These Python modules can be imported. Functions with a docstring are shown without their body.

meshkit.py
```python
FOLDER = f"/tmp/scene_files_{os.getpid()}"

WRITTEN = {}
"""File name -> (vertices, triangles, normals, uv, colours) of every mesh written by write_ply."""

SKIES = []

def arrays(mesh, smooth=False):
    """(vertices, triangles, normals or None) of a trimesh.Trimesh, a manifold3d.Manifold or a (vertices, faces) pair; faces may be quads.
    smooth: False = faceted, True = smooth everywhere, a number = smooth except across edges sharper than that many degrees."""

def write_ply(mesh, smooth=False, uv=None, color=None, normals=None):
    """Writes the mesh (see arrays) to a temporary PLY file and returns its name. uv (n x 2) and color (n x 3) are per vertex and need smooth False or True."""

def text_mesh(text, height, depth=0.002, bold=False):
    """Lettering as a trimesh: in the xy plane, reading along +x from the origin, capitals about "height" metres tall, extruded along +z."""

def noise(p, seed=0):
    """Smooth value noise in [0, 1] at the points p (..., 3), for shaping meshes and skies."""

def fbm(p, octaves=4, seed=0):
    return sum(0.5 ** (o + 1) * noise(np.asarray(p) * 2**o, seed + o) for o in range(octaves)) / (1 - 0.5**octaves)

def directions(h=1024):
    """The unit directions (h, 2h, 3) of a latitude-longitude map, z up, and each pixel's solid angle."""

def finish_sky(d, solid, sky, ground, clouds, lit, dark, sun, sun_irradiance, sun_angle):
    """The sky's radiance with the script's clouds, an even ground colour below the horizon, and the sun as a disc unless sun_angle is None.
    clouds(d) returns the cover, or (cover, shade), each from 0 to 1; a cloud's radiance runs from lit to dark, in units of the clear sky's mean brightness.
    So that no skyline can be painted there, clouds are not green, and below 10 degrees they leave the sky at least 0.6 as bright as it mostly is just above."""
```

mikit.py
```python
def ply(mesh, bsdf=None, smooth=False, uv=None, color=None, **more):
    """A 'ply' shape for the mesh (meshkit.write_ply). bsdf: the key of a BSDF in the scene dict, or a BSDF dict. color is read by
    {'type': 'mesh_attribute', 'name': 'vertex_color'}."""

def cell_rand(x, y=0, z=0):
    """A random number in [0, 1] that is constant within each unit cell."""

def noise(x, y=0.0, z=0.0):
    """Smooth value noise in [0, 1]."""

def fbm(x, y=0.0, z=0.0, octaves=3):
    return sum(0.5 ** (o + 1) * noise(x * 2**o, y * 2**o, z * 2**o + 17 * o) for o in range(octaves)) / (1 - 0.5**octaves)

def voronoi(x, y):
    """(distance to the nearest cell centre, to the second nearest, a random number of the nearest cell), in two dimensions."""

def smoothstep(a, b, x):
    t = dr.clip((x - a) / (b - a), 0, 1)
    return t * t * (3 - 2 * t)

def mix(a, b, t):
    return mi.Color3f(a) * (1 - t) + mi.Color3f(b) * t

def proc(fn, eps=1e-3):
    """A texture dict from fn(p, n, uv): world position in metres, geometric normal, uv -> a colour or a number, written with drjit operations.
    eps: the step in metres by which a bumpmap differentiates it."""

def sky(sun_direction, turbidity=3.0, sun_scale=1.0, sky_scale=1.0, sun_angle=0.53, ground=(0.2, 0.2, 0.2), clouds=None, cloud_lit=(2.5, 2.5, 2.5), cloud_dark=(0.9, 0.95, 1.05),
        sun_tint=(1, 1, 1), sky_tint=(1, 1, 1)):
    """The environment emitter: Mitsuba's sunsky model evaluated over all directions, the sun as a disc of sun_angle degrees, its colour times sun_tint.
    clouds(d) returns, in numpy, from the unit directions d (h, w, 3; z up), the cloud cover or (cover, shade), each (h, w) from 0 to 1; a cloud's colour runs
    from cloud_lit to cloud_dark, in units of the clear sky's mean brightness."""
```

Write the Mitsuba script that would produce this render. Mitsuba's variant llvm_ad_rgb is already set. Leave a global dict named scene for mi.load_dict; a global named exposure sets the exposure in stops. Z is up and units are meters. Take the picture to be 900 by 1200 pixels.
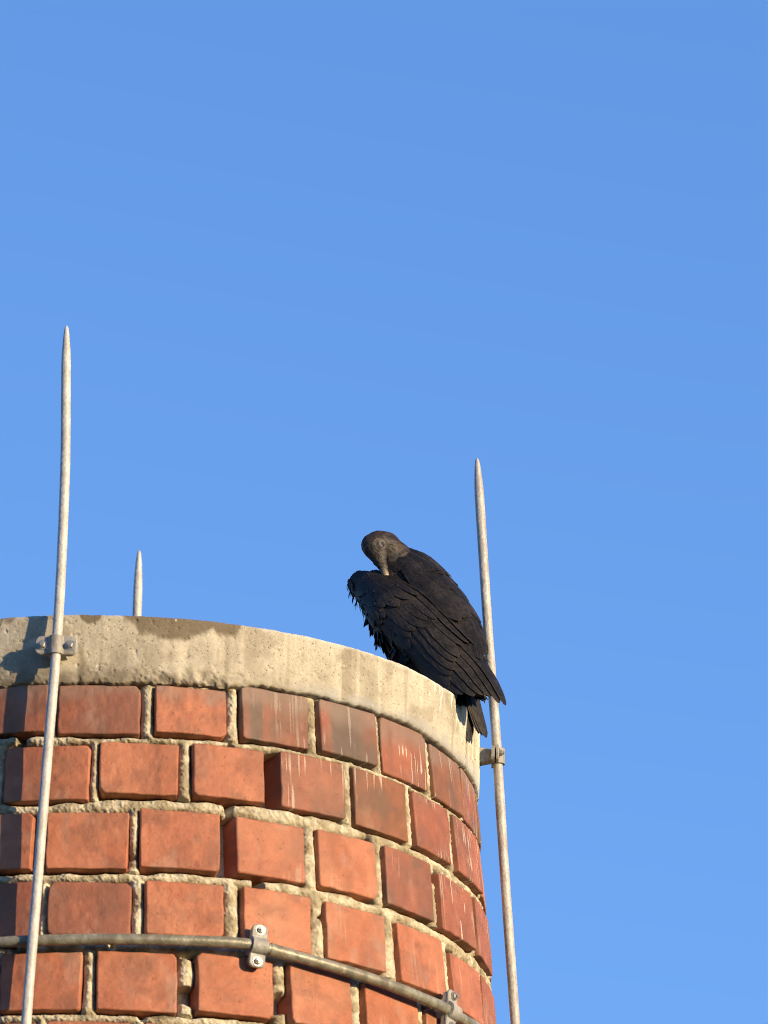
import math
import numpy as np, trimesh, manifold3d as m3
import drjit as dr
import mitsuba as mi
import mikit, meshkit
from mikit import proc, noise, fbm, smoothstep, mix, voronoi

# ------------------------------------------------------------------ camera, sky, exposure
ZT = 8.6705                      # height of the chimney's top above the ground
T = mi.ScalarTransform4f
CAM = np.array([0.0, -22.0, 1.6])
FWD = np.array([0.029532, 0.943496, 0.330065])
CUP = np.array([-0.027769, -0.329307, 0.943814])
exposure = 2.8
scene = {
    'type': 'scene',
    'camera': {
        'type': 'thinlens', 'fov': 4.9952, 'fov_axis': 'x',
        'aperture_radius': 0.032, 'focus_distance': 22.9,
        'near_clip': 0.5, 'far_clip': 5000.0,
        'to_world': T().look_at(origin=CAM.tolist(), target=(CAM + FWD).tolist(), up=CUP.tolist()),
    },
}
SAZ, SEL = math.radians(48), math.radians(12)
SUN = [math.sin(SAZ) * math.cos(SEL), -math.cos(SAZ) * math.cos(SEL), math.sin(SEL)]
scene['sky'] = mikit.sky(SUN, turbidity=2.5, sun_tint=(.97, 1.10, 1.48), sky_tint=(.505, .80, 1.42))

labels = {}
rng = np.random.default_rng(7)


def key_for(name):
    if name not in scene and name not in labels and not any(k.startswith(name + '__') for k in scene):
        return name
    i = 1
    while True:
        k = f'{name}_{i:03d}'
        if k not in scene and k not in labels and not any(q.startswith(k + '__') for q in scene):
            return k
        i += 1


COUNT = {}


def part(parent, name, shape, label=None, kind=None):
    base = parent + '__' + name
    n = COUNT.get(base, 0)
    COUNT[base] = n + 1
    k = base if n == 0 else f'{base}_{n:03d}'
    scene[k] = shape
    if label or kind:
        labels[k] = {}
        if label: labels[k]['label'] = label
        if kind: labels[k]['kind'] = kind
    return k


def thing(name, label, category, group=None):
    k = key_for(name)
    labels[k] = {'label': label, 'category': category}
    if group: labels[k]['group'] = group
    return k


def C(*v):
    return mi.Color3f(*v)


# ------------------------------------------------------------------ materials
def azim(p):
    return dr.atan2(p.x, -p.y)


def pw(x, xs, ys):
    """piecewise linear, drjit"""
    out = mi.Float(ys[0])
    for a, b, ya, yb in zip(xs[:-1], xs[1:], ys[:-1], ys[1:]):
        t = dr.clip((x - a) / (b - a), 0, 1)
        out = dr.select(x >= a, ya + (yb - ya) * t, out)
    return out


def concrete_color(p, n, uv):
    az = azim(p) * 57.29578
    z = ZT - p.z
    s = azim(p) * 0.95
    big = fbm(s * 7, p.z * 7, 3.3, octaves=4)
    mid = fbm(s * 30, p.z * 22, 1.7, octaves=3)
    fine = fbm(s * 180, p.z * 180, 9.1, octaves=2)
    col = mix([.36, .33, .26], [.56, .52, .425], smoothstep(.25, .75, big * .6 + mid * .4))
    col = col * (0.86 + 0.28 * fine)
    # vertical runs of lime and dirt
    run = fbm(s * 38, p.z * 2.2, 5.0, octaves=3)
    col = mix(col, [.58, .535, .435], .7 * smoothstep(.58, .78, run))
    col = mix(col, [.20, .165, .115], .5 * smoothstep(.54, .76, fbm(s * 31 + 40, p.z * 1.7, 8.0, octaves=3)))
    # damp brown patch under the rim and a few small ones
    wob = (noise(s * 60, p.z * 60, 2) - .5) * .022 + (noise(s * 17, 3, 4) - .5) * .03
    edge = pw(az, [-1.0, .5, 3.5, 7.5, 11.0, 17.5, 20.5], [-.04, .012, .044, .062, .054, .018, -.04])
    wet = smoothstep(.012, -.009, z - edge + wob)
    e2 = pw(az, [-7.2, -6.0, -4.0, -3.2, -2.4], [-.03, .016, .024, .014, -.03])
    wet = dr.maximum(wet, smoothstep(.005, -.005, z - e2 + wob * .6))
    e3 = pw(az, [-30., -20., -15., -12.], [.02, .03, .012, -.03])
    wet = dr.maximum(wet, .8 * smoothstep(.008, -.006, z - e3 + wob))
    col = mix(col, [.125, .095, .06], .85 * wet)
    blot = fbm(s * 11 + 60, p.z * 15, 4.0, octaves=5)
    col = mix(col, [.22, .19, .145], .45 * smoothstep(.54, .72, blot))
    # worn pale arris, droppings under the perch
    col = mix(col, [.60, .57, .50], .6 * smoothstep(.014, .004, z + (noise(s * 40, 1, 2) - .5) * .014) * smoothstep(19., 24., az))
    dr_ = noise(s * 75, p.z * 9, 6.0) * .6 + noise(s * 150, p.z * 40, 2.0) * .4
    col = mix(col, [.70, .69, .66], .85 * smoothstep(.64, .72, dr_) * smoothstep(.12, .02, z) * smoothstep(50., 58., az))
    # dark pores
    d, _, r = voronoi(s * 62, p.z * 62)
    pore = smoothstep(.16, .07, d) * smoothstep(.78, .84, r)
    d, _, r = voronoi(s * 140 + 5, p.z * 140)
    pore = dr.maximum(pore, .8 * smoothstep(.24, .1, d) * smoothstep(.74, .8, r))
    col = mix(col, [.09, .07, .045], .7 * pore)
    # white droppings and lime specks
    d, _, r = voronoi(s * 26 + 9, p.z * 17)
    col = mix(col, [.66, .64, .58], .85 * smoothstep(.12, .05, d + .10 * fine) * smoothstep(.72, .78, r))
    # soot along the ragged lower edge, grey cement slurry on the right
    low = smoothstep(.125, .172, z + (noise(s * 45, p.z * 45, 6) - .5) * .05)
    col = mix(col, [.12, .095, .065], .6 * low * smoothstep(30., 12., az))
    grey = smoothstep(.118, .15, z + (noise(s * 26, p.z * 30, 7) - .5) * .04) * smoothstep(24., 34., az)
    col = mix(col, [.36, .365, .36], .65 * grey)
    return col * .83


def concrete_bump(p, n, uv):
    s = azim(p) * 0.95
    d, _, r = voronoi(s * 62, p.z * 62)
    return fbm(s * 130, p.z * 130, p.y * 20, octaves=3) - .5 * smoothstep(.25, .05, d) * smoothstep(.6, .7, r)


scene['concrete'] = {'type': 'bumpmap', 'arbitrary': proc(concrete_bump), 'scale': 0.0013,
                     'bsdf': {'type': 'principled', 'base_color': proc(concrete_color), 'roughness': .9, 'specular': .25}}


def wash(p):
    s = azim(p)
    z = ZT - p.z
    run = noise(s * 13, z * .8, 3.0) * .6 + noise(s * 47, z * 1.6, 8.0) * .4
    return smoothstep(.52, .74, run) * smoothstep(.75, .16, z + (noise(s * 21, 2, 5) - .5) * .3)


def brick_fn(base, alt, dirt, streak, soot):
    base, alt = list(base), list(alt)

    def fn(p, n, uv):
        s = azim(p) * 1.0
        big = fbm(s * 9, p.z * 7, 3.3 + base[0] * 90, octaves=3)
        mid = fbm(s * 42, p.z * 34, 7.7, octaves=3)
        fine = noise(s * 230, p.z * 230, 2.0)
        col = mix(base, alt, smoothstep(.32, .68, big))
        col = col * (.70 + .46 * mid + .14 * fine)
        veil = fbm(s * 19 + 13, p.z * 24, 6.1, octaves=5)
        col = mix(col, [.15, .07, .045], .34 * smoothstep(.52, .74, veil))
        d, _, r = voronoi(s * 75 + 3, p.z * 75)
        col = mix(col, [.08, .035, .025], .55 * smoothstep(.16, .07, d) * smoothstep(.90, .94, r))
        # grime, warmer grey, washed in patches
        g = fbm(s * 14 + 31, p.z * 11, 2.2, octaves=4)
        col = mix(col, [.13, .085, .062], dirt * smoothstep(.50, .72, g))
        # pale bloom
        b = fbm(s * 20 + 80, p.z * 13, 5.5, octaves=4)
        col = mix(col, [.40, .27, .21], .35 * smoothstep(.55, .78, b))
        if soot:
            sb = fbm(s * 12 + 11, p.z * 3.5, 4.4, octaves=3)
            col = mix(col, [.115, .085, .066], soot * smoothstep(.40, .62, sb))
        col = mix(col, [.12, .078, .058], .40 * wash(p))
        # cement haze near the concrete
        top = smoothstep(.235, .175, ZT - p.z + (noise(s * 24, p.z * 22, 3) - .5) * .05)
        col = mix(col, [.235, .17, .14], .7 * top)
        if streak:
            run = noise(s * 230, p.z * 9, 1.0) * .6 + noise(s * 110 + 7, p.z * 6, 9.0) * .4
            brk = noise(s * 25, p.z * 34, 4.0)
            col = mix(col, [.60, .54, .47], streak * smoothstep(14., 30., azim(p) * 57.3) * smoothstep(.69, .78, run + .22 * (brk - .5)) * smoothstep(.35, .6, noise(s * 9, p.z * 11, 2.5)))
        return col * .84
    return fn


def brick_bump(p, n, uv):
    s = azim(p)
    d, _, r = voronoi(s * 75 + 3, p.z * 75)
    return fbm(s * 60, p.z * 60, 1.1, octaves=4) - .35 * smoothstep(.2, .05, d) * smoothstep(.78, .86, r)


BV = {
    'orange': ((.43, .166, .092), (.36, .122, .064), .22, .12, 0),
    'red': ((.34, .118, .066), (.40, .148, .082), .35, .2, 0),
    'streaked': ((.27, .095, .056), (.325, .118, .070), .40, .95, 0),
    'dull': ((.265, .095, .058), (.32, .118, .072), .55, .5, .25),
    'sooty': ((.27, .092, .054), (.235, .085, .054), .6, .25, .95),
    'brown': ((.225, .092, .046), (.28, .110, .058), .5, .55, .2),
}
for nm, a in BV.items():
    scene['brick_' + nm] = {'type': 'bumpmap', 'arbitrary': proc(brick_bump), 'scale': 0.003,
                            'bsdf': {'type': 'principled', 'base_color': proc(brick_fn(*a)), 'roughness': .62, 'specular': .35}}


def mortar_color(p, n, uv):
    s = azim(p) * 1.0
    a = fbm(s * 40, p.z * 40, 3.1, octaves=3)
    f = fbm(s * 210, p.z * 210, 1.3, octaves=2)
    col = mix([.34, .295, .20], [.58, .53, .40], smoothstep(.3, .7, a))
    col = col * (.72 + .55 * f)
    col = mix(col * .84, [.16, .135, .10], .5 * wash(p))
    return mix(col, [.11, .085, .05], .7 * smoothstep(.60, .78, fbm(s * 17 + 9, p.z * 23, 4.5, octaves=3)))


def mortar_bump(p, n, uv):
    s = azim(p)
    return fbm(s * 190, p.z * 190, 5.2, octaves=3)


scene['mortar_mat'] = {'type': 'bumpmap', 'arbitrary': proc(mortar_bump), 'scale': 0.005,
                       'bsdf': {'type': 'principled', 'base_color': proc(mortar_color), 'roughness': .95, 'specular': .15}}


def metal_fn(hi, lo, rust):
    def fn(p, n, uv):
        a = fbm(p.x * 60, p.y * 60, p.z * 22, octaves=3)
        f = noise(p.x * 300, p.y * 300, p.z * 160)
        col = mix(lo, hi, smoothstep(.3, .7, a)) * (.85 + .3 * f)
        col = col * .85
        return mix(col, [.15, .10, .065], rust * smoothstep(.52, .74, fbm(p.x * 35 + 5, p.y * 35, p.z * 13, octaves=3)))
    return fn


def rod_bump(p, n, uv):
    return fbm(p.x * 160, p.y * 160, p.z * 90, octaves=3)


for nm, hi, lo, ru, ro, me in (('rod_grey', (.56, .55, .53), (.46, .45, .43), .12, .55, .1), ('rod_brown', (.50, .485, .47), (.37, .355, .34), .22, .55, .1),
                               ('cable_grey', (.30, .29, .235), (.17, .165, .125), .3, .45, .2), ('clamp_metal', (.36, .355, .335), (.27, .265, .25), .35, .62, .1)):
    scene[nm] = {'type': 'bumpmap', 'arbitrary': proc(rod_bump), 'scale': .0012,
                 'bsdf': {'type': 'principled', 'base_color': proc(metal_fn(hi, lo, ru)), 'roughness': ro, 'metallic': me, 'specular': .5}}
scene['bolt_metal'] = {'type': 'principled', 'base_color': {'type': 'rgb', 'value': [.30, .29, .27]}, 'roughness': .42, 'metallic': .6}

# feathers: uv.x across the vane (-1..1), uv.y along it (0..1)


def feather_color(p, n, uv):
    f = fbm(p.x * 90, p.y * 90, p.z * 90, octaves=3)
    barb = noise(uv.x * 9, uv.y * 60, 1.0)
    col = mix([.0062, .0058, .0056], [.0170, .0150, .0138], smoothstep(.25, .75, f * .7 + barb * .3))
    col = col * mix([.6, .6, .62], [1.7, 1.62, 1.55], smoothstep(.3, .72, fbm(p.x * 17 + 3, p.y * 17, p.z * 17, octaves=3)))
    edge = smoothstep(.72, 1.0, dr.abs(uv.x)) + .6 * smoothstep(.85, 1.0, uv.y)
    col = mix(col, [.034, .029, .026], .38 * dr.clip(edge, 0, 1))
    fleck = noise(p.x * 330, p.y * 330, p.z * 330) * .75 + .25 * noise(p.x * 60, p.y * 60, p.z * 60)
    return mix(col, [.16, .145, .13], .8 * smoothstep(.83, .90, fleck))


def feather_bump(p, n, uv):
    return .7 * noise((uv.y - .35 * dr.abs(uv.x)) * 70, uv.x * 2.0, 2.0) + .5 * noise(uv.x * 5, uv.y * 16, 5.0)


scene['feather_mat'] = {'type': 'twosided', 'bsdf': {'type': 'bumpmap', 'arbitrary': proc(feather_bump), 'scale': .0016,
                        'bsdf': {'type': 'principled', 'base_color': proc(feather_color), 'roughness': .55, 'specular': .3, 'sheen': .1}}}


def plume_color(p, n, uv):
    f = fbm(p.x * 140, p.y * 140, p.z * 140, octaves=3)
    return mix([.0075, .0066, .006], [.019, .0155, .013], smoothstep(.3, .7, f))


scene['plume_mat'] = {'type': 'twosided', 'bsdf': {'type': 'principled', 'base_color': proc(plume_color), 'roughness': .6, 'specular': .35, 'sheen': .3}}

# the bird's own frame: a = along the body (forward), l = its left, d = its back; origin in the middle of the body
BO = np.array([.7974, -.2285, ZT + .2259])
BA, BL, BD = (np.array(v) for v in ((-.6117, .4283, .6651), (-.7139, -.6612, -.2308), (.3409, -.6160, .7102)))


def W(a, l, d):
    a, l, d = np.broadcast_arrays(*[np.asarray(v, float) for v in (a, l, d)])
    return BO + a[..., None] * BA + l[..., None] * BL + d[..., None] * BD


HEAD = W(.250, .035, .106)
BILL = W(.155, .028, .050)
EYE_OFF = BA * -.0228 + BL * -.0018 + BD * .0152


def body_color(p, n, uv):
    q = p - mi.Point3f(*BO.tolist())
    a = q.x * BA[0] + q.y * BA[1] + q.z * BA[2]
    d = q.x * BD[0] + q.y * BD[1] + q.z * BD[2]
    f = fbm(p.x * 120, p.y * 120, p.z * 120, octaves=3)
    plum = mix([.0075, .0066, .006], [.019, .0155, .013], smoothstep(.3, .7, f))
    skin = mix([.021, .0185, .0175], [.056, .049, .046], smoothstep(.3, .7, f))
    neck = mix([.018, .013, .012], [.036, .026, .023], smoothstep(.3, .7, f))
    e = q - mi.Vector3f(*(HEAD - BO).tolist())
    b = mi.Vector3f(*((BILL - HEAD) / np.linalg.norm(BILL - HEAD)).tolist())
    face = smoothstep(-.022, .010, dr.dot(e, b) + .012 * (f - .5)) * smoothstep(.064, .046, dr.norm(e - b * .034))
    sd = mi.Vector3f(*EYE_OFF.tolist())
    re = dr.norm(e - sd)
    skin = mix(skin, [.105, .092, .084], .75 * smoothstep(.017, .010, re))
    skin = mix(skin, [.012, .010, .009], smoothstep(.0100, .0075, re))
    nk = smoothstep(.125, .155, a * .72 + d * .62 + .03 * (f - .5))
    return mix(mix(plum, neck, nk), mix(neck, skin, face), nk)


def body_bump(p, n, uv):
    q = p - mi.Point3f(*BO.tolist())
    a = q.x * BA[0] + q.y * BA[1] + q.z * BA[2]
    d = q.x * BD[0] + q.y * BD[1] + q.z * BD[2]
    w = (a * .75 + d * .6) * 120
    return .6 * noise(w + 2.5 * fbm(p.x * 60, p.y * 60, p.z * 60), p.x * 20, p.y * 20) + .5 * fbm(p.x * 220, p.y * 220, p.z * 220, octaves=2)


scene['body_mat'] = {'type': 'bumpmap', 'arbitrary': proc(body_bump), 'scale': .0035,
                     'bsdf': {'type': 'principled', 'base_color': proc(body_color), 'roughness': .6, 'specular': .35}}


def bill_color(p, n, uv):
    q = p - mi.Point3f(*HEAD.tolist())
    b = (BILL - HEAD)
    L = float(np.linalg.norm(b))
    t = (q.x * b[0] + q.y * b[1] + q.z * b[2]) / L / L
    return mix([.085, .067, .055], [.40, .33, .235], smoothstep(.66, .97, t))


scene['bill_mat'] = {'type': 'principled', 'base_color': proc(bill_color), 'roughness': .42, 'specular': .5}
scene['eye_mat'] = {'type': 'principled', 'base_color': {'type': 'rgb', 'value': [.02, .013, .01]}, 'roughness': .12, 'specular': .6}
scene['leg_mat'] = {'type': 'principled', 'base_color': {'type': 'rgb', 'value': [.22, .20, .18]}, 'roughness': .7, 'specular': .3}


def ground_color(p, n, uv):
    a = fbm(p.x * .35, p.y * .35, 1.0, octaves=4)
    f = fbm(p.x * 14, p.y * 14, 3.0, octaves=3)
    return mix([.055, .075, .028], [.14, .125, .07], smoothstep(.35, .7, a)) * (.7 + .6 * f)


scene['ground_mat'] = {'type': 'diffuse', 'reflectance': proc(ground_color)}


def shaft_color(p, n, uv):
    s = azim(p) * 26.6 / 6.2832
    c = (ZT - p.z) / .189
    row = dr.floor(c)
    u = s + .5 * (row - 2 * dr.floor(row * .5))
    fu, fv = u - dr.floor(u), c - row
    joint = dr.maximum(smoothstep(.07, .04, dr.minimum(fu, 1 - fu)), smoothstep(.10, .06, dr.minimum(fv, 1 - fv)))
    r = mikit.cell_rand(dr.floor(u), row)
    col = mix([.20, .070, .042], [.34, .125, .068], r) * (.75 + .5 * fbm(p.x * 20, p.y * 20, p.z * 20))
    return mix(col, [.36, .32, .23], joint)


scene['shaft_mat'] = {'type': 'principled', 'base_color': proc(shaft_color), 'roughness': .8, 'specular': .3}

# ------------------------------------------------------------------ ground


def disc(r, n=96, rings=(0, 8, 30, 120, 600, 3000)):
    v, f = [], []
    t = np.linspace(0, 2 * np.pi, n, endpoint=False)
    for q in rings:
        v.append(np.stack([q * np.cos(t), q * np.sin(t), 0 * t], -1))
    v = np.vstack(v)
    for k in range(len(rings) - 1):
        for j in range(n):
            a, b = k * n + j, k * n + (j + 1) % n
            f += [[a, a + n, b + n], [a, b + n, b]]
    return trimesh.Trimesh(v, f, process=False)


scene['ground'] = mikit.ply(disc(3000), 'ground_mat')
labels['ground'] = {'label': 'flat ground of short dry grass around the chimney foot', 'kind': 'structure'}

# ------------------------------------------------------------------ chimney
chimney = thing('chimney', 'round red brick chimney stack with a weathered concrete rim', 'chimney')
RC = .95
RB, K, Z1 = .94, .10, .17


def wall_r(z):                      # z measured down from the top
    z = np.asarray(z, float)
    return RB + K * np.clip(z - Z1, -1, 2.02) + .03 * np.clip(z - Z1 - 2.02, 0, None)


def az_samples(lo, hi, fine, coarse):
    a = np.radians(np.arange(lo, hi, fine))
    b = np.radians(np.arange(hi, lo + 360, coarse))
    return np.concatenate([a, b])


# cap: one cast ring with a ragged lower edge
def cap_mesh():
    az = az_samples(-42, 112, .16, 1.0)
    n = len(az)
    deg = np.degrees(az)
    P = lambda r, z: np.stack([r * np.sin(az), -r * np.cos(az), ZT - z], -1)
    N3 = lambda s, z, k: meshkit.fbm(np.stack([s * k, z * k, 0 * s + 1.5], -1), 3) - .5
    s = az * RC
    zb = np.interp(deg, [-42, -12, 0, 16, 21, 30, 40, 55, 60, 66, 72, 84, 112, 140, 318],
                   [.178, .179, .177, .170, .157, .153, .150, .150, .161, .168, .170, .173, .174, .175, .178])
    zb = zb + .012 * N3(s, 0 * s, 9) + .012 * N3(s, 0 * s + 2, 34) + .003 * N3(s, 0 * s + 5, 110)
    chip = np.exp(-((deg - 69.5) / 2.0) ** 4) * .9 + np.clip(1 - np.abs(deg - 67.2) / .5, 0, 1) * .3
    zt = .004 * (meshkit.fbm(np.stack([s * 6, 0 * s, 0 * s + 3], -1), 3) - .5) + .003 * N3(s, 0 * s, 40) + .016 * chip
    rows = [P(.74 + 0 * s, .5 + 0 * s), P(.74 + 0 * s, .012 + 0 * s), P(.752 + 0 * s, .002 + 0 * s)]
    for r in np.linspace(.77, .93, 8):
        rows.append(P(r + 0 * s, .003 * N3(s, 0 * s + r * 3, 20) + .3 * zt))
    er = .009 + .010 * np.clip(N3(s, 0 * s + 9, 16), 0, 1)           # worn arris
    for q in (0, .3, .6, .85, 1):
        c = q * np.pi / 2
        rows.append(P(RC - er + er * np.sin(c) - .016 * chip, zt + er - er * np.cos(c)))
    M = 62
    for i in range(1, M + 1):
        t = i / M
        z = zt + er + (zb - zt - er) * t
        crumb = smooth01(.72, 1, t) * (.35 + .65 * smooth01(0, 4, deg)) * smooth01(24, 15, deg) * smooth01(-32, -8, deg)
        h = .005 * N3(s, z, 11) + .0010 * N3(s, z, 55) + .0005 * N3(s, z, 150)
        h = h - .022 * crumb * np.clip(N3(s + 4, z, 48) + .10, 0, 1) * 2
        h = h - .014 * chip * smooth01(.45, .1, t)
        pit = np.clip(meshkit.noise(np.stack([s * 75, z * 75, 0 * s + 6], -1)) - .84, 0, 1) * .022
        lip = -.003 * smooth01(.93, 1.0, t) ** 2
        rows.append(P(RC + h - pit + lip, z))
    rows.append(P(RC - .012 + .003 * N3(s, 0 * s + 5, 60), zb + .003))
    rows.append(P(.90 + 0 * s, zb + .004))
    v = np.vstack(rows)
    f = []
    j = np.arange(n)
    for k in range(len(rows) - 1):
        a, b = k * n + j, k * n + (j + 1) % n
        f.append(np.stack([a, b, b + n], -1))
        f.append(np.stack([a, b + n, a + n], -1))
    return trimesh.Trimesh(v, np.vstack(f)[:, ::-1], process=False)


def smooth01(a, b, x):
    t = np.clip((np.asarray(x, float) - a) / (b - a), 0, 1)
    return t * t * (3 - 2 * t)


part(chimney, 'cap', mikit.ply(cap_mesh(), 'concrete', smooth=50), 'pale weathered concrete rim stained brown under its edge')

# bricks: measured courses (degrees round the stack from the side facing the viewer, depth of top and bottom edge below the top)
COURSES = [
    [(-9.4, 3.5, .180, .318, 'dull'), (5.5, 16.9, .177, .308, 'red'), (19.0, 30.7, .158, .305, 'sooty'), (32.4, 44.2, .155, .301, 'sooty'),
     (45.3, 57.2, .154, .310, 'streaked'), (58.4, 70.0, .170, .320, 'brown'), (71.2, 83.0, .172, .316, 'dull')],
    [(-17.1, -3.9, .347, .498, 'red'), (-2.7, 9.4, .336, .479, 'orange'), (11.4, 22.9, .328, .471, 'red'), (25.3, 37.0, .319, .472, 'dull'),
     (38.6, 50.5, .320, .478, 'brown'), (52.0, 63.4, .327, .482, 'streaked'), (64.6, 77.5, .331, .490, 'streaked')],
    [(-24.6, -11.9, .528, .682, 'red'), (-10.1, 2.1, .530, .685, 'orange'), (3.6, 15.7, .514, .674, 'red'), (17.9, 29.4, .515, .669, 'red'),
     (31.4, 42.7, .511, .668, 'orange'), (44.1, 55.9, .510, .669, 'dull'), (57.4, 70.0, .524, .679, 'streaked'), (71.2, 83.5, .524, .682, 'dull')],
    [(-9.4, 2.7, .717, .861, 'dull'), (4.5, 16.1, .708, .853, 'orange'), (18.8, 29.9, .703, .857, 'orange'), (32.4, 43.6, .704, .857, 'orange'),
     (46.1, 57.6, .708, .868, 'orange'), (59.6, 71.6, .728, .880, 'red'), (73.0, 85.0, .725, .878, 'streaked')],
    [(-15.6, -4.0, .905, 1.060, 'red'), (-2.1, 9.4, .900, 1.058, 'red'), (12.0, 23.5, .891, 1.050, 'orange'), (25.8, 36.3, .890, 1.050, 'orange'),
     (38.5, 49.8, .900, 1.045, 'orange'), (51.6, 62.4, .912, 1.050, 'red'), (63.8, 75.6, .915, 1.055, 'red')],
    [(-8.8, 3.0, 1.088, 1.235, 'orange'), (4.9, 16.6, 1.085, 1.234, 'orange'), (18.6, 29.9, 1.078, 1.230, 'orange')],
    [(-16.0, -4.2, 1.265, 1.415, 'red'), (-2.2, 9.6, 1.264, 1.414, 'orange')],
    [(-9.1, 2.7, 1.450, 1.602, 'red')], [(-15.9, -4.0, 1.637, 1.789, 'orange')], [(-8.9, 3.0, 1.825, 1.977, 'dull')], [(-16.2, -4.4, 2.012, 2.164, 'red')],
]
FULL = []
names = list(BV)
for ci, row in enumerate(COURSES):
    a0, a1 = row[-1][1], row[0][0] + 360
    span = a1 - a0
    n = int(round(span / 13.6))
    st = span / n
    full = list(row)
    zt, zb = np.mean([b[2] for b in row]), np.mean([b[3] for b in row])
    for i in range(n):
        c = a0 + st * (i + .5) + (0 if st > 13.2 else 0)
        g = .95 + rng.random() * .3
        lo, hi = a0 + st * i + (g if i else 1.3), a0 + st * (i + 1) - (.3 if i < n - 1 else 1.3)
        full.append((lo, hi, zt + rng.uniform(-.004, .004), zb + rng.uniform(-.004, .004), names[rng.integers(0, 6)]))
    FULL.append(full)


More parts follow.
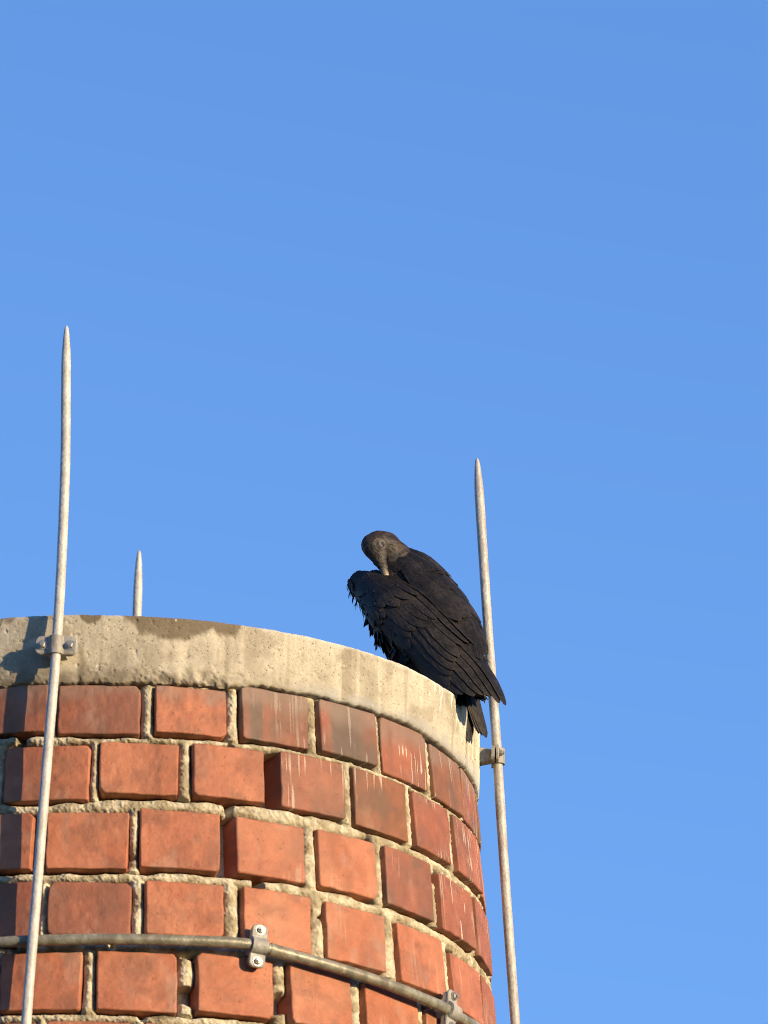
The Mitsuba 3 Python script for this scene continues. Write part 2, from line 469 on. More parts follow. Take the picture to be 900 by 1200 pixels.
def brick_mesh(a0, a1, z0, z1, seed, proud=0.0, tilt=(0, 0), nu=12, nv=9):
    r = np.random.default_rng(seed)
    zc = (z0 + z1) / 2
    rc = float(wall_r(zc)) + proud
    w, h, dep = rc * math.radians(a1 - a0) - .006, (z1 - z0) * math.sqrt(1 + K * K) - .003, .115
    az = math.radians((a0 + a1) / 2)
    rad = np.array([math.sin(az), -math.cos(az), 0])
    tan = np.array([math.cos(az), math.sin(az), 0])
    nrm = rad + np.array([0, 0, K]); nrm /= np.linalg.norm(nrm)
    up = np.cross(nrm, tan); up /= np.linalg.norm(up)
    if up[2] < 0: up = -up
    ctr = rad * rc + np.array([0, 0, ZT - zc])
    # rounded front: a grid over the face whose border rows wrap round the arris and down the sides
    ra = .0032 + .0016 * r.random()
    def axis(n, L):
        e = L / 2 - ra
        return np.concatenate([[-e, -e + .003], np.linspace(-e + .010, e - .010, n - 4), [e - .003, e]])
    U, V = axis(nu, w), axis(nv, h)
    ring = [(0., 0.), (.42, .10), (.75, .34), (.96, .72), (1., 1.), (1., 4.2), (1., dep / ra)]
    nr = len(ring) - 1
    us = np.concatenate([np.arange(nr, 0, -1) * -1, np.zeros(0)])
    gu = [(U[0], -k) for k in range(nr, 0, -1)] + [(x, 0) for x in U] + [(U[-1], k) for k in range(1, nr + 1)]
    gv = [(V[0], -k) for k in range(nr, 0, -1)] + [(x, 0) for x in V] + [(V[-1], k) for k in range(1, nr + 1)]
    pts = np.zeros((len(gu), len(gv), 3))
    for i, (x, ku) in enumerate(gu):
        for j, (y, kv) in enumerate(gv):
            k = max(abs(ku), abs(kv))
            o, dn = ring[k]
            if abs(ku) and abs(kv):
                m = math.hypot(ku, kv); du, dv = ku / m, kv / m
                if k > 0 and abs(ku) != abs(kv):
                    pass
            else:
                du, dv = float(np.sign(ku)), float(np.sign(kv))
            pts[i, j] = (x + du * o * ra, y + dv * o * ra, -dn * ra)
    x, y, z = pts[..., 0], pts[..., 1], pts[..., 2]
    # slight roundness of the stack, uneven face, worn corners and edges
    z = z - .45 * x ** 2 / (2 * rc)
    sd = float(seed % 97) * 3.7
    q = np.stack([x * 16 + sd, y * 16, z * 16 + sd], -1)
    z = z + .0045 * (meshkit.fbm(q, 3) - .5)
    q2 = np.stack([x * 42 + sd, y * 42, z * 30], -1)
    x = x + .0055 * (meshkit.fbm(q2, 2, 3) - .5)
    y = y + .0055 * (meshkit.fbm(q2, 2, 5) - .5)
    for sx in (-1, 1):
        for sy in (-1, 1):
            if r.random() < .35:
                cs = r.uniform(.006, .016)
                d = np.hypot(x - sx * w / 2, y - sy * h / 2)
                k = smooth01(cs, 0, d) * cs * .5
                z = z - k; x = x - sx * k * .6; y = y - sy * k * .6
    z = z + tilt[0] * x + tilt[1] * y
    v = ctr + x[..., None] * tan + y[..., None] * up + z[..., None] * nrm
    n0, n1 = len(gu), len(gv)
    I = np.arange(n0 * n1).reshape(n0, n1)
    a, b, c, d = I[:-1, :-1].ravel(), I[1:, :-1].ravel(), I[1:, 1:].ravel(), I[:-1, 1:].ravel()
    f = np.vstack([np.stack([a, b, c], -1), np.stack([a, c, d], -1)])
    return trimesh.Trimesh(v.reshape(-1, 3), f, process=False)


seed = 100
for ci, full in enumerate(FULL):
    shared = {}
    for bi, (a0, a1, z0, z1, mat) in enumerate(full):
        seed += 1
        mid = ((a0 + a1) / 2 + 180) % 360 - 180
        if -45 < mid < 112:
            prd = rng.uniform(-.0050, .0035)
            me = brick_mesh(a0, a1, z0, z1, seed, prd, (rng.uniform(-.022, .022), rng.uniform(-.034, .012)))
            part(chimney, 'brick', mikit.ply(me, 'brick_' + mat, smooth=55))
        else:                                   # the far side: one brick per course, turned round the stack
            if not shared:
                half = min((b[1] - b[0]) for b in full[len(COURSES[ci]):]) / 2
                shared['ply'] = mikit.ply(brick_mesh(-half, half, z0, z1, seed, 0, (0, 0), 7, 6), smooth=55)
            s = dict(shared['ply'])
            s['to_world'] = T().rotate([0, 0, 1], mid)
            s['bsdf'] = {'type': 'ref', 'id': 'brick_' + mat}
            part(chimney, 'brick', s)


# mortar: one uneven skin between and behind the bricks
HOLES = {(1, 24.1): 1.0, (2, 16.8): 1.0, (0, 4.5): .0}


def mortar_mesh():
    az = az_samples(-42, 112, .17, 2.0)
    az = (az + np.pi) % (2 * np.pi) - np.pi
    deg = np.degrees(az)
    zz = np.concatenate([np.arange(.12, 1.30, .0033), np.arange(1.30, 2.19, .007)])
    A, Z = np.meshgrid(az, zz, indexing='ij')
    D = np.degrees(A)
    rr = wall_r(Z)
    # for each course the local top and bottom edge
    tops, bots = [], []
    for full in FULL:
        c = np.array([((b[0] + b[1]) / 2 + 180) % 360 - 180 for b in full])
        o = np.argsort(c)
        cc = np.concatenate([[c[o][-1] - 360], c[o], [c[o][0] + 360]])
        g = lambda k: np.interp(deg, cc, np.concatenate([[full[o[-1]][k]], [full[i][k] for i in o], [full[o[0]][k]]]))
        tops.append(g(2)); bots.append(g(3))
    s = A * rr
    lump = meshkit.fbm(np.stack([s * 34, Z * 34, 0 * s + 2.2], -1), 3)
    lump2 = meshkit.fbm(np.stack([s * 130, Z * 130, 0 * s + 4.4], -1), 2)
    worm = meshkit.noise(np.stack([s * 24, Z * 5, 0 * s + 8.1], -1))
    wormv = meshkit.noise(np.stack([s * 5, Z * 20, 0 * s + 1.1], -1))
    bead = np.zeros_like(A)
    full_ = smooth01(10, 30, D)
    # bed joints
    for ci in range(len(FULL)):
        t = tops[ci][:, None]
        b = bots[ci - 1][:, None] if ci else np.full_like(t, .12)
        mid, hw = (t + b) / 2, np.maximum((t - b) / 2, .006) + .003
        if ci == 0: mid, hw = t - .022, .03 + 0 * t
        k = np.clip(1 - ((Z - mid - .0045 + (lump - .5) * .008) / (hw * (.90 + .55 * (worm - .45)))) ** 2, 0, 1) ** (.36 - .14 * full_)
        gap = smooth01(.20, .32, worm + .14 * (lump - .5) + .13 * smooth01(12, 40, D))
        bead = np.maximum(bead, k * (.12 + .88 * gap))
    # head joints
    for ci, full in enumerate(FULL):
        o = sorted(full, key=lambda b: b[0])
        ztop, zbot = tops[ci][:, None] - .006, bots[ci][:, None] + .006
        inside = (Z > ztop) & (Z < zbot)
        for i, b in enumerate(o):
            nx = o[(i + 1) % len(o)][0] + (360 if i == len(o) - 1 else 0)
            m, hw = (b[1] + nx) / 2, np.radians(nx - b[1]) / 2 * rr
            dd = ((D - m + 180) % 360 - 180)
            near = inside & (np.abs(dd) < 3)
            if not near.any(): continue
            miss = 0
            for (hc, ha), v in HOLES.items():
                if hc == ci and abs(((ha - m + 180) % 360) - 180) < 1.2: miss = v
            ds = np.radians(dd) * rr + (lump - .5) * .006
            k = np.clip(1 - (ds / ((hw + .0045) * (.92 + (.55 - .25 * full_) * (wormv - .45)))) ** 2, 0, 1) ** (.32 - .14 * full_)
            seg = smooth01(.14, .24, wormv + .12 * (lump - .5) + .08 * smooth01(12, 40, D))
            val = k * (.35 + .65 * seg) * (1 - miss)
            bead = np.where(near, np.maximum(bead, val), bead)
    depth = .078 - bead * (.070 + .024 * (lump - .5) * (1 - .5 * smooth01(15, 45, D)) + .003 * smooth01(10, 40, D)) - .005 * bead * (lump2 - .5) * 2
    depth = np.maximum(depth + .010 * (lump - .5) * (bead > .2), .002)
    depth = np.where(Z < Z1, np.maximum(depth, .012), depth)
    R = rr - depth
    v = np.stack([R * np.sin(A), -R * np.cos(A), ZT - Z], -1)
    n0, n1 = A.shape
    I = np.arange(n0 * n1).reshape(n0, n1)
    J = np.vstack([I, I[:1]])
    a, b, c, d = J[:-1, :-1].ravel(), J[1:, :-1].ravel(), J[1:, 1:].ravel(), J[:-1, 1:].ravel()
    f = np.vstack([np.stack([a, c, b], -1), np.stack([a, d, c], -1)])
    return trimesh.Trimesh(v.reshape(-1, 3), f, process=False)


part(chimney, 'mortar', mikit.ply(mortar_mesh(), 'mortar_mat', smooth=True), 'crumbling beige mortar squeezed out between the bricks', 'stuff')


def revolve(profile, n=180):
    t = np.linspace(0, 2 * np.pi, n, endpoint=False)
    rows = [np.stack([r * np.sin(t), -r * np.cos(t), 0 * t + z], -1) for r, z in profile]
    v = np.vstack(rows); f = []
    j = np.arange(n)
    for k in range(len(rows) - 1):
        a, b = k * n + j, k * n + (j + 1) % n
        f += [np.stack([a, b, b + n], -1), np.stack([a, b + n, a + n], -1)]
    return trimesh.Trimesh(v, np.vstack(f)[:, ::-1], process=False)


part(chimney, 'shaft', mikit.ply(revolve([(.66, ZT - .45), (.66, ZT - 2.4)] + [(float(wall_r(z)) - (.05 if z < 2.18 else .008), ZT - z) for z in (2.175, 2.19, 2.4, 3, 5, 7, ZT)]), 'shaft_mat', smooth=40))
part(chimney, 'flue', mikit.ply(revolve([(.735, ZT - .012), (.735, ZT - 3.5)]).invert() if False else revolve([(.735, ZT - .49), (.735, ZT - 3.5)]), {'type': 'twosided', 'bsdf': {'type': 'diffuse', 'reflectance': {'type': 'rgb', 'value': [.05, .045, .04]}}}))


# ------------------------------------------------------------------ rods, cable and clamps
def tube(path, radii, n=20, cap=True):
    P = np.asarray(path, float)
    radii = np.broadcast_to(radii, len(P))
    tg = np.gradient(P, axis=0); tg /= np.linalg.norm(tg, axis=1, keepdims=True)
    ref = np.array([0.13, 0.97, 0.2]) if abs(tg[0] @ [0, 0, 1]) > .5 else np.array([0, 0, 1.])
    v = []
    for p, t, r in zip(P, tg, radii):
        a = np.cross(ref, t); a /= np.linalg.norm(a); b = np.cross(t, a)
        c = np.linspace(0, 2 * np.pi, n, endpoint=False)
        v.append(p + r * (np.cos(c)[:, None] * a + np.sin(c)[:, None] * b))
    v = np.vstack(v)
    f = []
    j = np.arange(n)
    for k in range(len(P) - 1):
        a, b = k * n + j, k * n + (j + 1) % n
        f += [np.stack([a, b, b + n], -1), np.stack([a, b + n, a + n], -1)]
    if cap:
        for end, base in ((P[0], 0), (P[-1], (len(P) - 1) * n)):
            v = np.vstack([v, end]); c = len(v) - 1
            a, b = base + j, base + (j + 1) % n
            f.append(np.stack([b, a, 0 * a + c], -1) if base == 0 else np.stack([a, b, 0 * a + c], -1))
    return trimesh.Trimesh(v, np.vstack(f), process=False)


def spline(pts, n):
    from scipy.interpolate import PchipInterpolator
    p = np.asarray(pts, float)
    t = np.concatenate([[0], np.cumsum(np.linalg.norm(np.diff(p, axis=0), axis=1))])
    return np.stack([PchipInterpolator(t, p[:, k])(np.linspace(0, t[-1], n)) for k in range(3)], -1)


def rod_mesh(pts, r=.0126, tip=.11):
    P = spline(pts, 160)
    P = P + [0, 0, ZT]
    d = np.concatenate([[0], np.cumsum(np.linalg.norm(np.diff(P, axis=0), axis=1))])
    # denser at the point
    x = np.concatenate([np.linspace(0, .012, 7)[:-1], np.linspace(.012, tip, 14)[:-1], np.linspace(tip, d[-1], 120)])
    P = np.stack([np.interp(x, d, P[:, k]) for k in range(3)], -1)
    rad = r * np.interp(x, [0, .004, .010, .03, tip * .7, tip], [.15, .34, .46, .66, .92, 1.0])
    rad = rad * (1 + .05 * (meshkit.noise(np.stack([x * 18, 0 * x, 0 * x + pts[0][0]], -1)) - .5))
    return tube(P, rad)


def rounded_plate(w, h, t, r, chamfer=.0022):
    """plate in the xy plane, thickness along z from 0 to t, rounded corners and chamfered front edge"""
    cs = m3.CrossSection.square([w - 2 * r, h - 2 * r], True).offset(r, m3.JoinType.Round, 2.0, 24)
    body = cs.extrude(t - chamfer)
    top = cs.offset(-chamfer, m3.JoinType.Round, 2.0, 24).extrude(.00002).translate([0, 0, t - .00002])
    rim = cs.extrude(.00002).translate([0, 0, t - chamfer])
    return body + m3.Manifold.batch_hull([top, rim])


def frame(pos, xa, ya, za):
    M = np.eye(4); M[:3, 0], M[:3, 1], M[:3, 2], M[:3, 3] = xa, ya, za, pos
    return M


def to_tm(man):
    m = man.to_mesh()
    return trimesh.Trimesh(m.vert_properties[:, :3], m.tri_verts, process=False)


def hexbolt(M, x, y, z, parent, s=.0095):
    cs = m3.CrossSection.circle(s, 6)
    b = cs.extrude(.0065)
    b = b + m3.Manifold.batch_hull([cs.scale([.98, .98]).extrude(.00002).translate([0, 0, .0065]), cs.scale([.72, .72]).extrude(.00002).translate([0, 0, .0085])])
    b = b + m3.Manifold.cylinder(.002, s * 1.35, s * 1.35, 20).translate([0, 0, -.001])
    b = b + m3.Manifold.cylinder(.013, s * .45, s * .45, 14)
    me = to_tm(b.rotate([0, 0, 17]).translate([x, y, z])); me.apply_transform(M)
    part(parent, 'bolt', mikit.ply(me, 'bolt_metal', smooth=25))


def clamp(parent, az_deg, pos, along, rod_r, length, height, standoff):
    """two-bolt saddle clamp: 'along' is the rod's direction; the plate lies across it, a foot runs back to the wall"""
    az = math.radians(az_deg)
    za = np.array([math.sin(az), -math.cos(az), 0.])
    ya = np.asarray(along, float); ya = ya - za * (ya @ za); ya /= np.linalg.norm(ya)
    xa = np.cross(ya, za)
    M = frame(pos, xa, ya, za)
    t = .007
    plate = rounded_plate(length, height, t, height * .30)
    plate = plate.translate([0, 0, -.003])
    saddle = m3.Manifold.cylinder(height * .96, rod_r + .0075, rod_r + .0075, 36, True).rotate([90, 0, 0])
    saddle = saddle.trim_by_plane([0, 0, 1], -.002)
    back = rounded_plate(length * .94, height * .94, .010, height * .3, .001).translate([0, 0, -.0155])
    bore = m3.Manifold.cylinder(height * 2, rod_r + .0004, rod_r + .0004, 30, True).rotate([90, 0, 0])
    body = (plate + saddle + back) - bore
    k = part(parent, 'clamp', mikit.ply(trimesh_tf(body, M), 'clamp_metal', smooth=35))
    foot_top = m3.CrossSection.square([height * .75, height * .70], True).extrude(.001).translate([0, 0, -.0165])
    foot_low = m3.CrossSection.square([height * 1.0, height * .95], True).extrude(.001).translate([0, 0, -standoff - .012])
    foot = m3.Manifold.batch_hull([foot_top, foot_low])
    part(k, 'bracket', mikit.ply(trimesh_tf(foot, M), 'clamp_metal', smooth=35))
    ex = length / 2 - height * .36
    for sx in (-1, 1):
        hexbolt(M, sx * ex, 0, t - .003 + .001, k)
    return k


def trimesh_tf(man, M):
    me = to_tm(man); me.apply_transform(M); return me


GR = 'pointed lightning rods round the chimney top'
rodA = thing('lightning_rod', 'tall grey lightning rod clamped to the concrete rim near the damp brown stain', 'lightning rod', GR)
PA = [(-.1593, -.9133, .7856), (-.1578, -.9203, .6948), (-.1517, -.9463, .3626), (-.1537, -.9646, .1276), (-.1588, -.9801, -.0707), (-.1733, -1.0044, -.3829),
      (-.1899, -1.0338, -.7597), (-.205, -1.066, -1.10), (-.215, -1.095, -1.45), (-.235, -1.163, -2.3), (-.24, -1.20, -3.3)]
part(rodA, 'rod', mikit.ply(rod_mesh(PA), 'rod_grey', smooth=40))
clamp(rodA, -9.2, np.array([-.1606, -.9824, ZT - .098]), (.04, .07, 1), .0126, .106, .049, .036)

rodB = thing('lightning_rod', 'brownish lightning rod standing beside the black bird at the right edge of the chimney', 'lightning rod', GR)
PB = [(.9311, -.05, .7664), (.9490, -.05, .52), (.9666, -.05, .2835), (.9956, -.05, -.0644), (1.0038, -.05, -.1859), (1.0509, -.05, -.7868), (1.078, -.05, -1.10), (1.10, -.05, -1.45), (1.185, -.05, -2.3), (1.222, -.05, -3.3)]
part(rodB, 'rod', mikit.ply(rod_mesh(PB), 'rod_brown', smooth=40))
clamp(rodB, 87.2, np.array([.9952, -.05, ZT - .062]), (-.075, 0, 1), .0126, .100, .043, .040)

rodC = thing('lightning_rod', 'short looking pale rod tip rising behind the far side of the concrete rim', 'lightning rod', GR)
PC = [(.0450, .916, .8146), (.0441, .9305, .6286), (.043, .96, .25), (.042, .985, -.07), (.04, 1.05, -.79), (.04, 1.075, -1.10), (.04, 1.105, -1.45), (.04, 1.185, -2.3), (.04, 1.222, -3.3)]
part(rodC, 'rod', mikit.ply(rod_mesh(PC), 'rod_grey', smooth=40))
clamp(rodC, 177.5, np.array([.042, .985, ZT - .07]), (0, -.075, 1), .0126, .104, .046, .040)

cable = thing('ring_conductor', 'grey metal conductor bar running round the brickwork below the rim', 'conductor')
raz = np.array([-180, -120, -60, -30, -12, -3.6, 8, 18.9, 24, 30.7, 37.9, 49.7, 54.8, 59.5, 75, 95, 130, 180.])
rz = np.array([.885, .89, .885, .886, .884, .881, .875, .866, .876, .887, .897, .909, .912, .920, .918, .91, .90, .885])
A_ = np.radians(np.linspace(-180, 180, 361))
from scipy.interpolate import PchipInterpolator
Z_ = PchipInterpolator(raz, rz)(np.degrees(A_))
R_ = wall_r(Z_) + .030
ring = np.stack([R_ * np.sin(A_), -R_ * np.cos(A_), ZT - Z_], -1)
part(cable, 'bar', mikit.ply(tube(ring, .0142 * (1 + .05 * (meshkit.noise(np.stack([A_ * 14, 0 * A_, 0 * A_], -1)) - .5)), 20, False), 'cable_grey', smooth=True))
slv = np.radians(np.linspace(22.2, 25.6, 8))
zs = np.interp(np.degrees(slv), np.degrees(A_), Z_)
part(cable, 'sleeve', mikit.ply(tube(np.stack([(wall_r(zs) + .03) * np.sin(slv), -(wall_r(zs) + .03) * np.cos(slv), ZT - zs], -1), .0165), 'cable_grey', smooth=40))
for a in (20.5, 55.6, 96, 140, 180, -140, -95, -52):
    z = float(np.interp(a, np.degrees(A_), Z_))
    r = float(wall_r(z)) + .030
    t = math.radians(a)
    i = int(np.argmin(np.abs(np.degrees(A_) - a)))
    i = min(max(i, 1), 359)
    clamp(cable, a, np.array([r * math.sin(t), -r * math.cos(t), ZT - z]), ring[i + 1] - ring[i - 1], .0145, .112, .042, .026)

# ------------------------------------------------------------------ the vulture
bird = thing('vulture', 'black vulture perched on the concrete rim, head turned back to preen its wing', 'bird')


def ball(c, r):
    return m3.Manifold.sphere(r, 32).translate(list(map(float, c)))


def chain(js):
    """js: list of ((a,l,d), r)"""
    out = m3.Manifold()
    for (p, r), (q, s) in zip(js[:-1], js[1:]):
        out = out + m3.Manifold.batch_hull([ball(p, r), ball(q, s)])
    return out


# torso, neck and head in (a, l, d)
torso = m3.Manifold()
TS = [(.175, .018, .000, .040), (.12, .034, -.008, .054), (.02, .050, -.010, .060), (-.09, .042, -.012, .054), (-.17, .022, -.018, .040), (-.22, .008, -.028, .028)]
for (a1, l1, d1, r1), (a2, l2, d2, r2) in zip(TS[:-1], TS[1:]):
    torso = torso + m3.Manifold.batch_hull([ball((a1, l1, d1), r1), ball((a1, -l1, d1), r1), ball((a2, l2, d2), r2), ball((a2, -l2, d2), r2)])
torso = torso + m3.Manifold.batch_hull([ball((.14, .026, -.016), .046), ball((.14, -.040, -.020), .050), ball((.06, .045, -.030), .055), ball((.06, -.045, -.030), .055), ball((-.06, .03, -.04), .05), ball((-.06, -.03, -.04), .05)])
torso = torso + m3.Manifold.batch_hull([ball((.165, .018, .004), .042), ball((.19, -.02, .04), .040), ball((.10, .0, .008), .050)])
torso = torso + chain([((.13, -.010, .015), .060), ((.185, -.030, .055), .050), ((.222, -.034, .088), .0415), ((.246, -.010, .107), .037), ((.254, .018, .110), .034)])
hd = np.array([.250, .035, .106]); bl = np.array([.155, .028, .050]); bd = (bl - hd) / np.linalg.norm(bl - hd)
side = np.array([-.441, -.160, .886]); side = side - bd * (side @ bd); side /= np.linalg.norm(side)
upv = np.cross(side, bd)
if upv @ np.array([-.018, .991, .170]) < 0: upv = -upv
head = chain([((.254, .018, .110), .034), (tuple(hd), .0315), (tuple(hd + bd * .024), .025), (tuple(hd + bd * .050), .0165), (tuple(hd + bd * .068), .0115)])
for sg in (-1, 1):                                                     # brows and cheeks
    head = head + m3.Manifold.batch_hull([ball(hd + bd * .016 + side * (.002 + sg * .018) + upv * .010, .009), ball(hd - bd * .008 + side * (.003 + sg * .016) + upv * .012, .010)])
    head = head + m3.Manifold.batch_hull([ball(hd + bd * .004 + side * sg * .019 - upv * .012, .011), ball(hd + bd * .038 + side * sg * .008 - upv * .006, .008)])
thighs = m3.Manifold()
WU = np.array([BA[2], BL[2], BD[2]])                                   # world up in the bird's frame
feet = []
for sg in (-1, 1):
    hip = np.array([-.03, sg * .055, -.06])
    knee = hip - WU * .075 + np.array([.02, 0, 0])
    low = np.array([.793, -.370, .1764])
    pw_ = BO + knee[0] * BA + knee[1] * BL + knee[2] * BD
    drop = pw_[2] - (ZT + .016)
    ank = knee - WU * drop
    thighs = thighs + chain([(tuple(hip), .050), (tuple(knee), .020)])
    feet.append((knee, ank))
man = (torso + head + thighs).refine_to_length(.008)
tm = to_tm(man)
tm = trimesh.Trimesh(tm.vertices, tm.faces, process=True)
trimesh.smoothing.filter_taubin(tm, lamb=.5, nu=.52, iterations=14)
# wrinkles on the bare head and neck, soft unevenness on the plumage
V = np.array(tm.vertices); Nn = np.array(tm.vertex_normals)
bare = smooth01(.10, .16, V[:, 0] * .72 + V[:, 2] * .62)
w = meshkit.fbm(np.stack([(V[:, 0] * .75 + V[:, 2] * .6) * 95 + 3 * meshkit.fbm(V * 40, 2), V[:, 1] * 22, V[:, 0] * 8], -1), 2) - .5
V = V + Nn * (bare * .0055 * w + (1 - bare) * .006 * (meshkit.fbm(V * 30, 3) - .5))[:, None]
body_world = trimesh.Trimesh(W(V[:, 0], V[:, 1], V[:, 2]), tm.faces, process=False)
if body_world.volume < 0: body_world.invert()
part(bird, 'body', mikit.ply(body_world, 'body_mat', smooth=True))

# bill: curved, hooked tip
bp = [hd + bd * s + upv * k for s, k in ((.054, .0015), (.070, .0025), (.086, .0035), (.099, .003), (.108, .0005), (.114, -.006))]
bill = chain([(tuple(p), r) for p, r in zip(bp, (.0118, .0098, .0088, .0076, .0056, .0020))])
low_b = chain([(tuple(hd + bd * .056 - upv * .006), .0078), (tuple(hd + bd * .082 - upv * .0055), .0054), (tuple(hd + bd * .099 - upv * .0045), .0032)])
bt = to_tm((bill + low_b).refine_to_length(.004)); trimesh.smoothing.filter_taubin(bt, iterations=6)
bm = trimesh.Trimesh(W(*bt.vertices.T), bt.faces, process=False)
if bm.volume < 0: bm.invert()
part(bird, 'bill', mikit.ply(bm, 'bill_mat', smooth=True), 'greyish bill with a pale hooked tip')
for sg in (-1, 1):
    e = to_tm(ball(hd + bd * .012 + side * sg * .0245 + upv * .003, .0056))
    part(bird, 'eye', mikit.ply(trimesh.Trimesh(W(*e.vertices.T), e.faces, process=False), 'eye_mat', smooth=True))

# feet
for sg, (knee, ank) in zip((-1, 1), feet):
    leg = chain([(tuple(knee), .013), (tuple((knee + ank) / 2), .0095), (tuple(ank), .012)])
    f0 = np.array([BA @ v for v in np.eye(3)])
    fw = np.array([-BO[0], -BO[1], 0]); fw /= np.linalg.norm(fw)
    rt = np.cross(fw, [0, 0, 1])
    loc = lambda v: np.array([v @ BA, v @ BL, v @ BD])
    for ang, L in ((-28, .07), (0, .085), (28, .07), (180, .035)):
        v = fw * math.cos(math.radians(ang)) + rt * math.sin(math.radians(ang))
        p1 = ank + loc(v) * L * .5 - WU * .003
        p2 = ank + loc(v) * L - WU * .008
        p3 = p2 + loc(v) * .014 - WU * .003
        leg = leg + chain([(tuple(ank), .0105), (tuple(p1), .008), (tuple(p2), .0065), (tuple(p3), .002)])
    lt = to_tm(leg)
    part(bird, 'leg', mikit.ply(trimesh.Trimesh(W(*lt.vertices.T), lt.faces, process=False), 'leg_mat', smooth=30))


# --- feathers
def feather(center, normal, width, camber=.18, twist=0.0, thick=.0011, nw=7, ragged=0.0, seed=0, blunt=.55):
    """a vane about a rachis: center (n,3) from quill to tip in bird coordinates, normal (n,3) outwards"""
    P = np.asarray(center, float); n = len(P)
    tg = np.gradient(P, axis=0); tg /= np.linalg.norm(tg, axis=1, keepdims=True)
    N = np.asarray(normal, float); N = N - tg * (N * tg).sum(1, keepdims=True); N /= np.linalg.norm(N, axis=1, keepdims=True)
    B = np.cross(N, tg)
    t = np.concatenate([[0], np.cumsum(np.linalg.norm(np.diff(P, axis=0), axis=1))]); t = t / t[-1]
    prof = np.minimum(1, .35 + 2.6 * t) * np.where(t > blunt, np.sqrt(np.clip(1 - (np.clip(t - blunt, 0, 1) / (1 - blunt)) ** 2.2, 0, 1)), 1)
    prof = np.maximum(prof, .03)
    x = np.linspace(-1, 1, nw)
    r = np.random.default_rng(seed)
    hw = width / 2 * prof
    rag = 1 + ragged * (meshkit.noise(np.stack([t * 11, 0 * t + seed * 1.7, 0 * t], -1)) - .5)
    off = hw[:, None] * rag[:, None] * x[None]
    hgt = -camber * np.abs(off) ** 1.6 / max(width / 2, 1e-6) ** .6 + twist * off
    ridge = .0012 * np.exp(-(x / .12) ** 2)[None] * (1 - t[:, None])
    top = P[:, None] + off[..., None] * B[:, None] + (hgt + ridge)[..., None] * N[:, None]
    bot = top - thick * N[:, None]
    v = np.concatenate([top.reshape(-1, 3), bot.reshape(-1, 3)])
    uv1 = np.stack(np.broadcast_arrays(x[None], t[:, None]), -1).reshape(-1, 2)
    uv = np.concatenate([uv1, uv1])
    I = np.arange(n * nw).reshape(n, nw)
    a, b, c, d = I[:-1, :-1].ravel(), I[1:, :-1].ravel(), I[1:, 1:].ravel(), I[:-1, 1:].ravel()
    f = [np.stack([a, b, c], -1), np.stack([a, c, d], -1)]
    o = n * nw
    f += [np.stack([a, c, b], -1) + o, np.stack([a, d, c], -1) + o]
    loop = np.concatenate([I[0, :], I[1:, -1], I[-1, -2::-1], I[-2:0:-1, 0]])
    l2 = np.roll(loop, -1)
    f += [np.stack([loop, l2, l2 + o], -1), np.stack([loop, l2 + o, loop + o], -1)]
    return v, np.vstack(f), uv


def to_world_ply(v, f, uv, mat):
    vw = W(*np.asarray(v).T)
    return mikit.ply(trimesh.Trimesh(vw, f, process=False), mat, smooth=True, uv=uv)


class Wing:
    """folded wing laid round the side of the body: s = 0 at the wrist .. 1 at the wing tip, t = 0 at the back .. 1 at the lower edge; sections (l, d) at stations of s"""

    def __init__(self, sg, a0, a1, stations):
        from scipy.interpolate import RegularGridInterpolator
        self.sg, self.a0, self.a1 = sg, a0, a1
        ss = np.array([k for k, _ in stations]); sec = np.array([v for _, v in stations], float)
        tt = np.linspace(0, 1, sec.shape[1])
        gt = np.linspace(-.25, 1.25, 61); gs = np.linspace(-.1, 1.15, 51)
        from scipy.interpolate import CubicSpline
        fine = CubicSpline(tt, sec, axis=1)(np.clip(gt, 0, 1)) + (CubicSpline(tt, sec, axis=1)(np.clip(gt, 0, 1), 1) * (gt - np.clip(gt, 0, 1))[None, :, None])
        P = PchipInterpolator(ss, fine, axis=0)
        v = P(np.clip(gs, 0, 1)) + P(np.clip(gs, 0, 1), 1) * (gs - np.clip(gs, 0, 1))[:, None, None]
        self.f = RegularGridInterpolator((gs, gt), v, method='linear', bounds_error=False, fill_value=None)
        self.n_sign = 1.0

    def raw(self, s, t):
        s, t = np.broadcast_arrays(np.asarray(s, float), np.asarray(t, float))
        q = self.f(np.stack([s, t], -1)).reshape(s.shape + (2,))
        return np.stack([self.a0 + (self.a1 - self.a0) * s, self.sg * q[..., 0], q[..., 1]], -1)

    def pos(self, s, t, h=0.0):
        s, t, h = np.broadcast_arrays(*[np.asarray(v, float) for v in (s, t, h)])
        return self.raw(s, t) + h[..., None] * self.normal(s, t)

    def normal(self, s, t):
        e = 2e-2
        du = self.raw(s + e, t) - self.raw(s - e, t)
        dv = self.raw(s, t + e) - self.raw(s, t - e)
        n = np.cross(du, dv) * self.sg
        n = n / np.linalg.norm(n, axis=-1, keepdims=True)
        return -n

    def vane(self, s0, t0, s1, t1, width, h0, h1, bend=0.0, n=14, **kw):
        u = 1 - (1 - np.linspace(0, 1, n)) ** 1.7
        s = s0 + (s1 - s0) * u
        t = t0 + (t1 - t0) * u + bend * np.sin(np.pi * u)
        h = h0 + (h1 - h0) * u
        return feather(self.pos(s, t, h), self.normal(s, t), width, **kw)


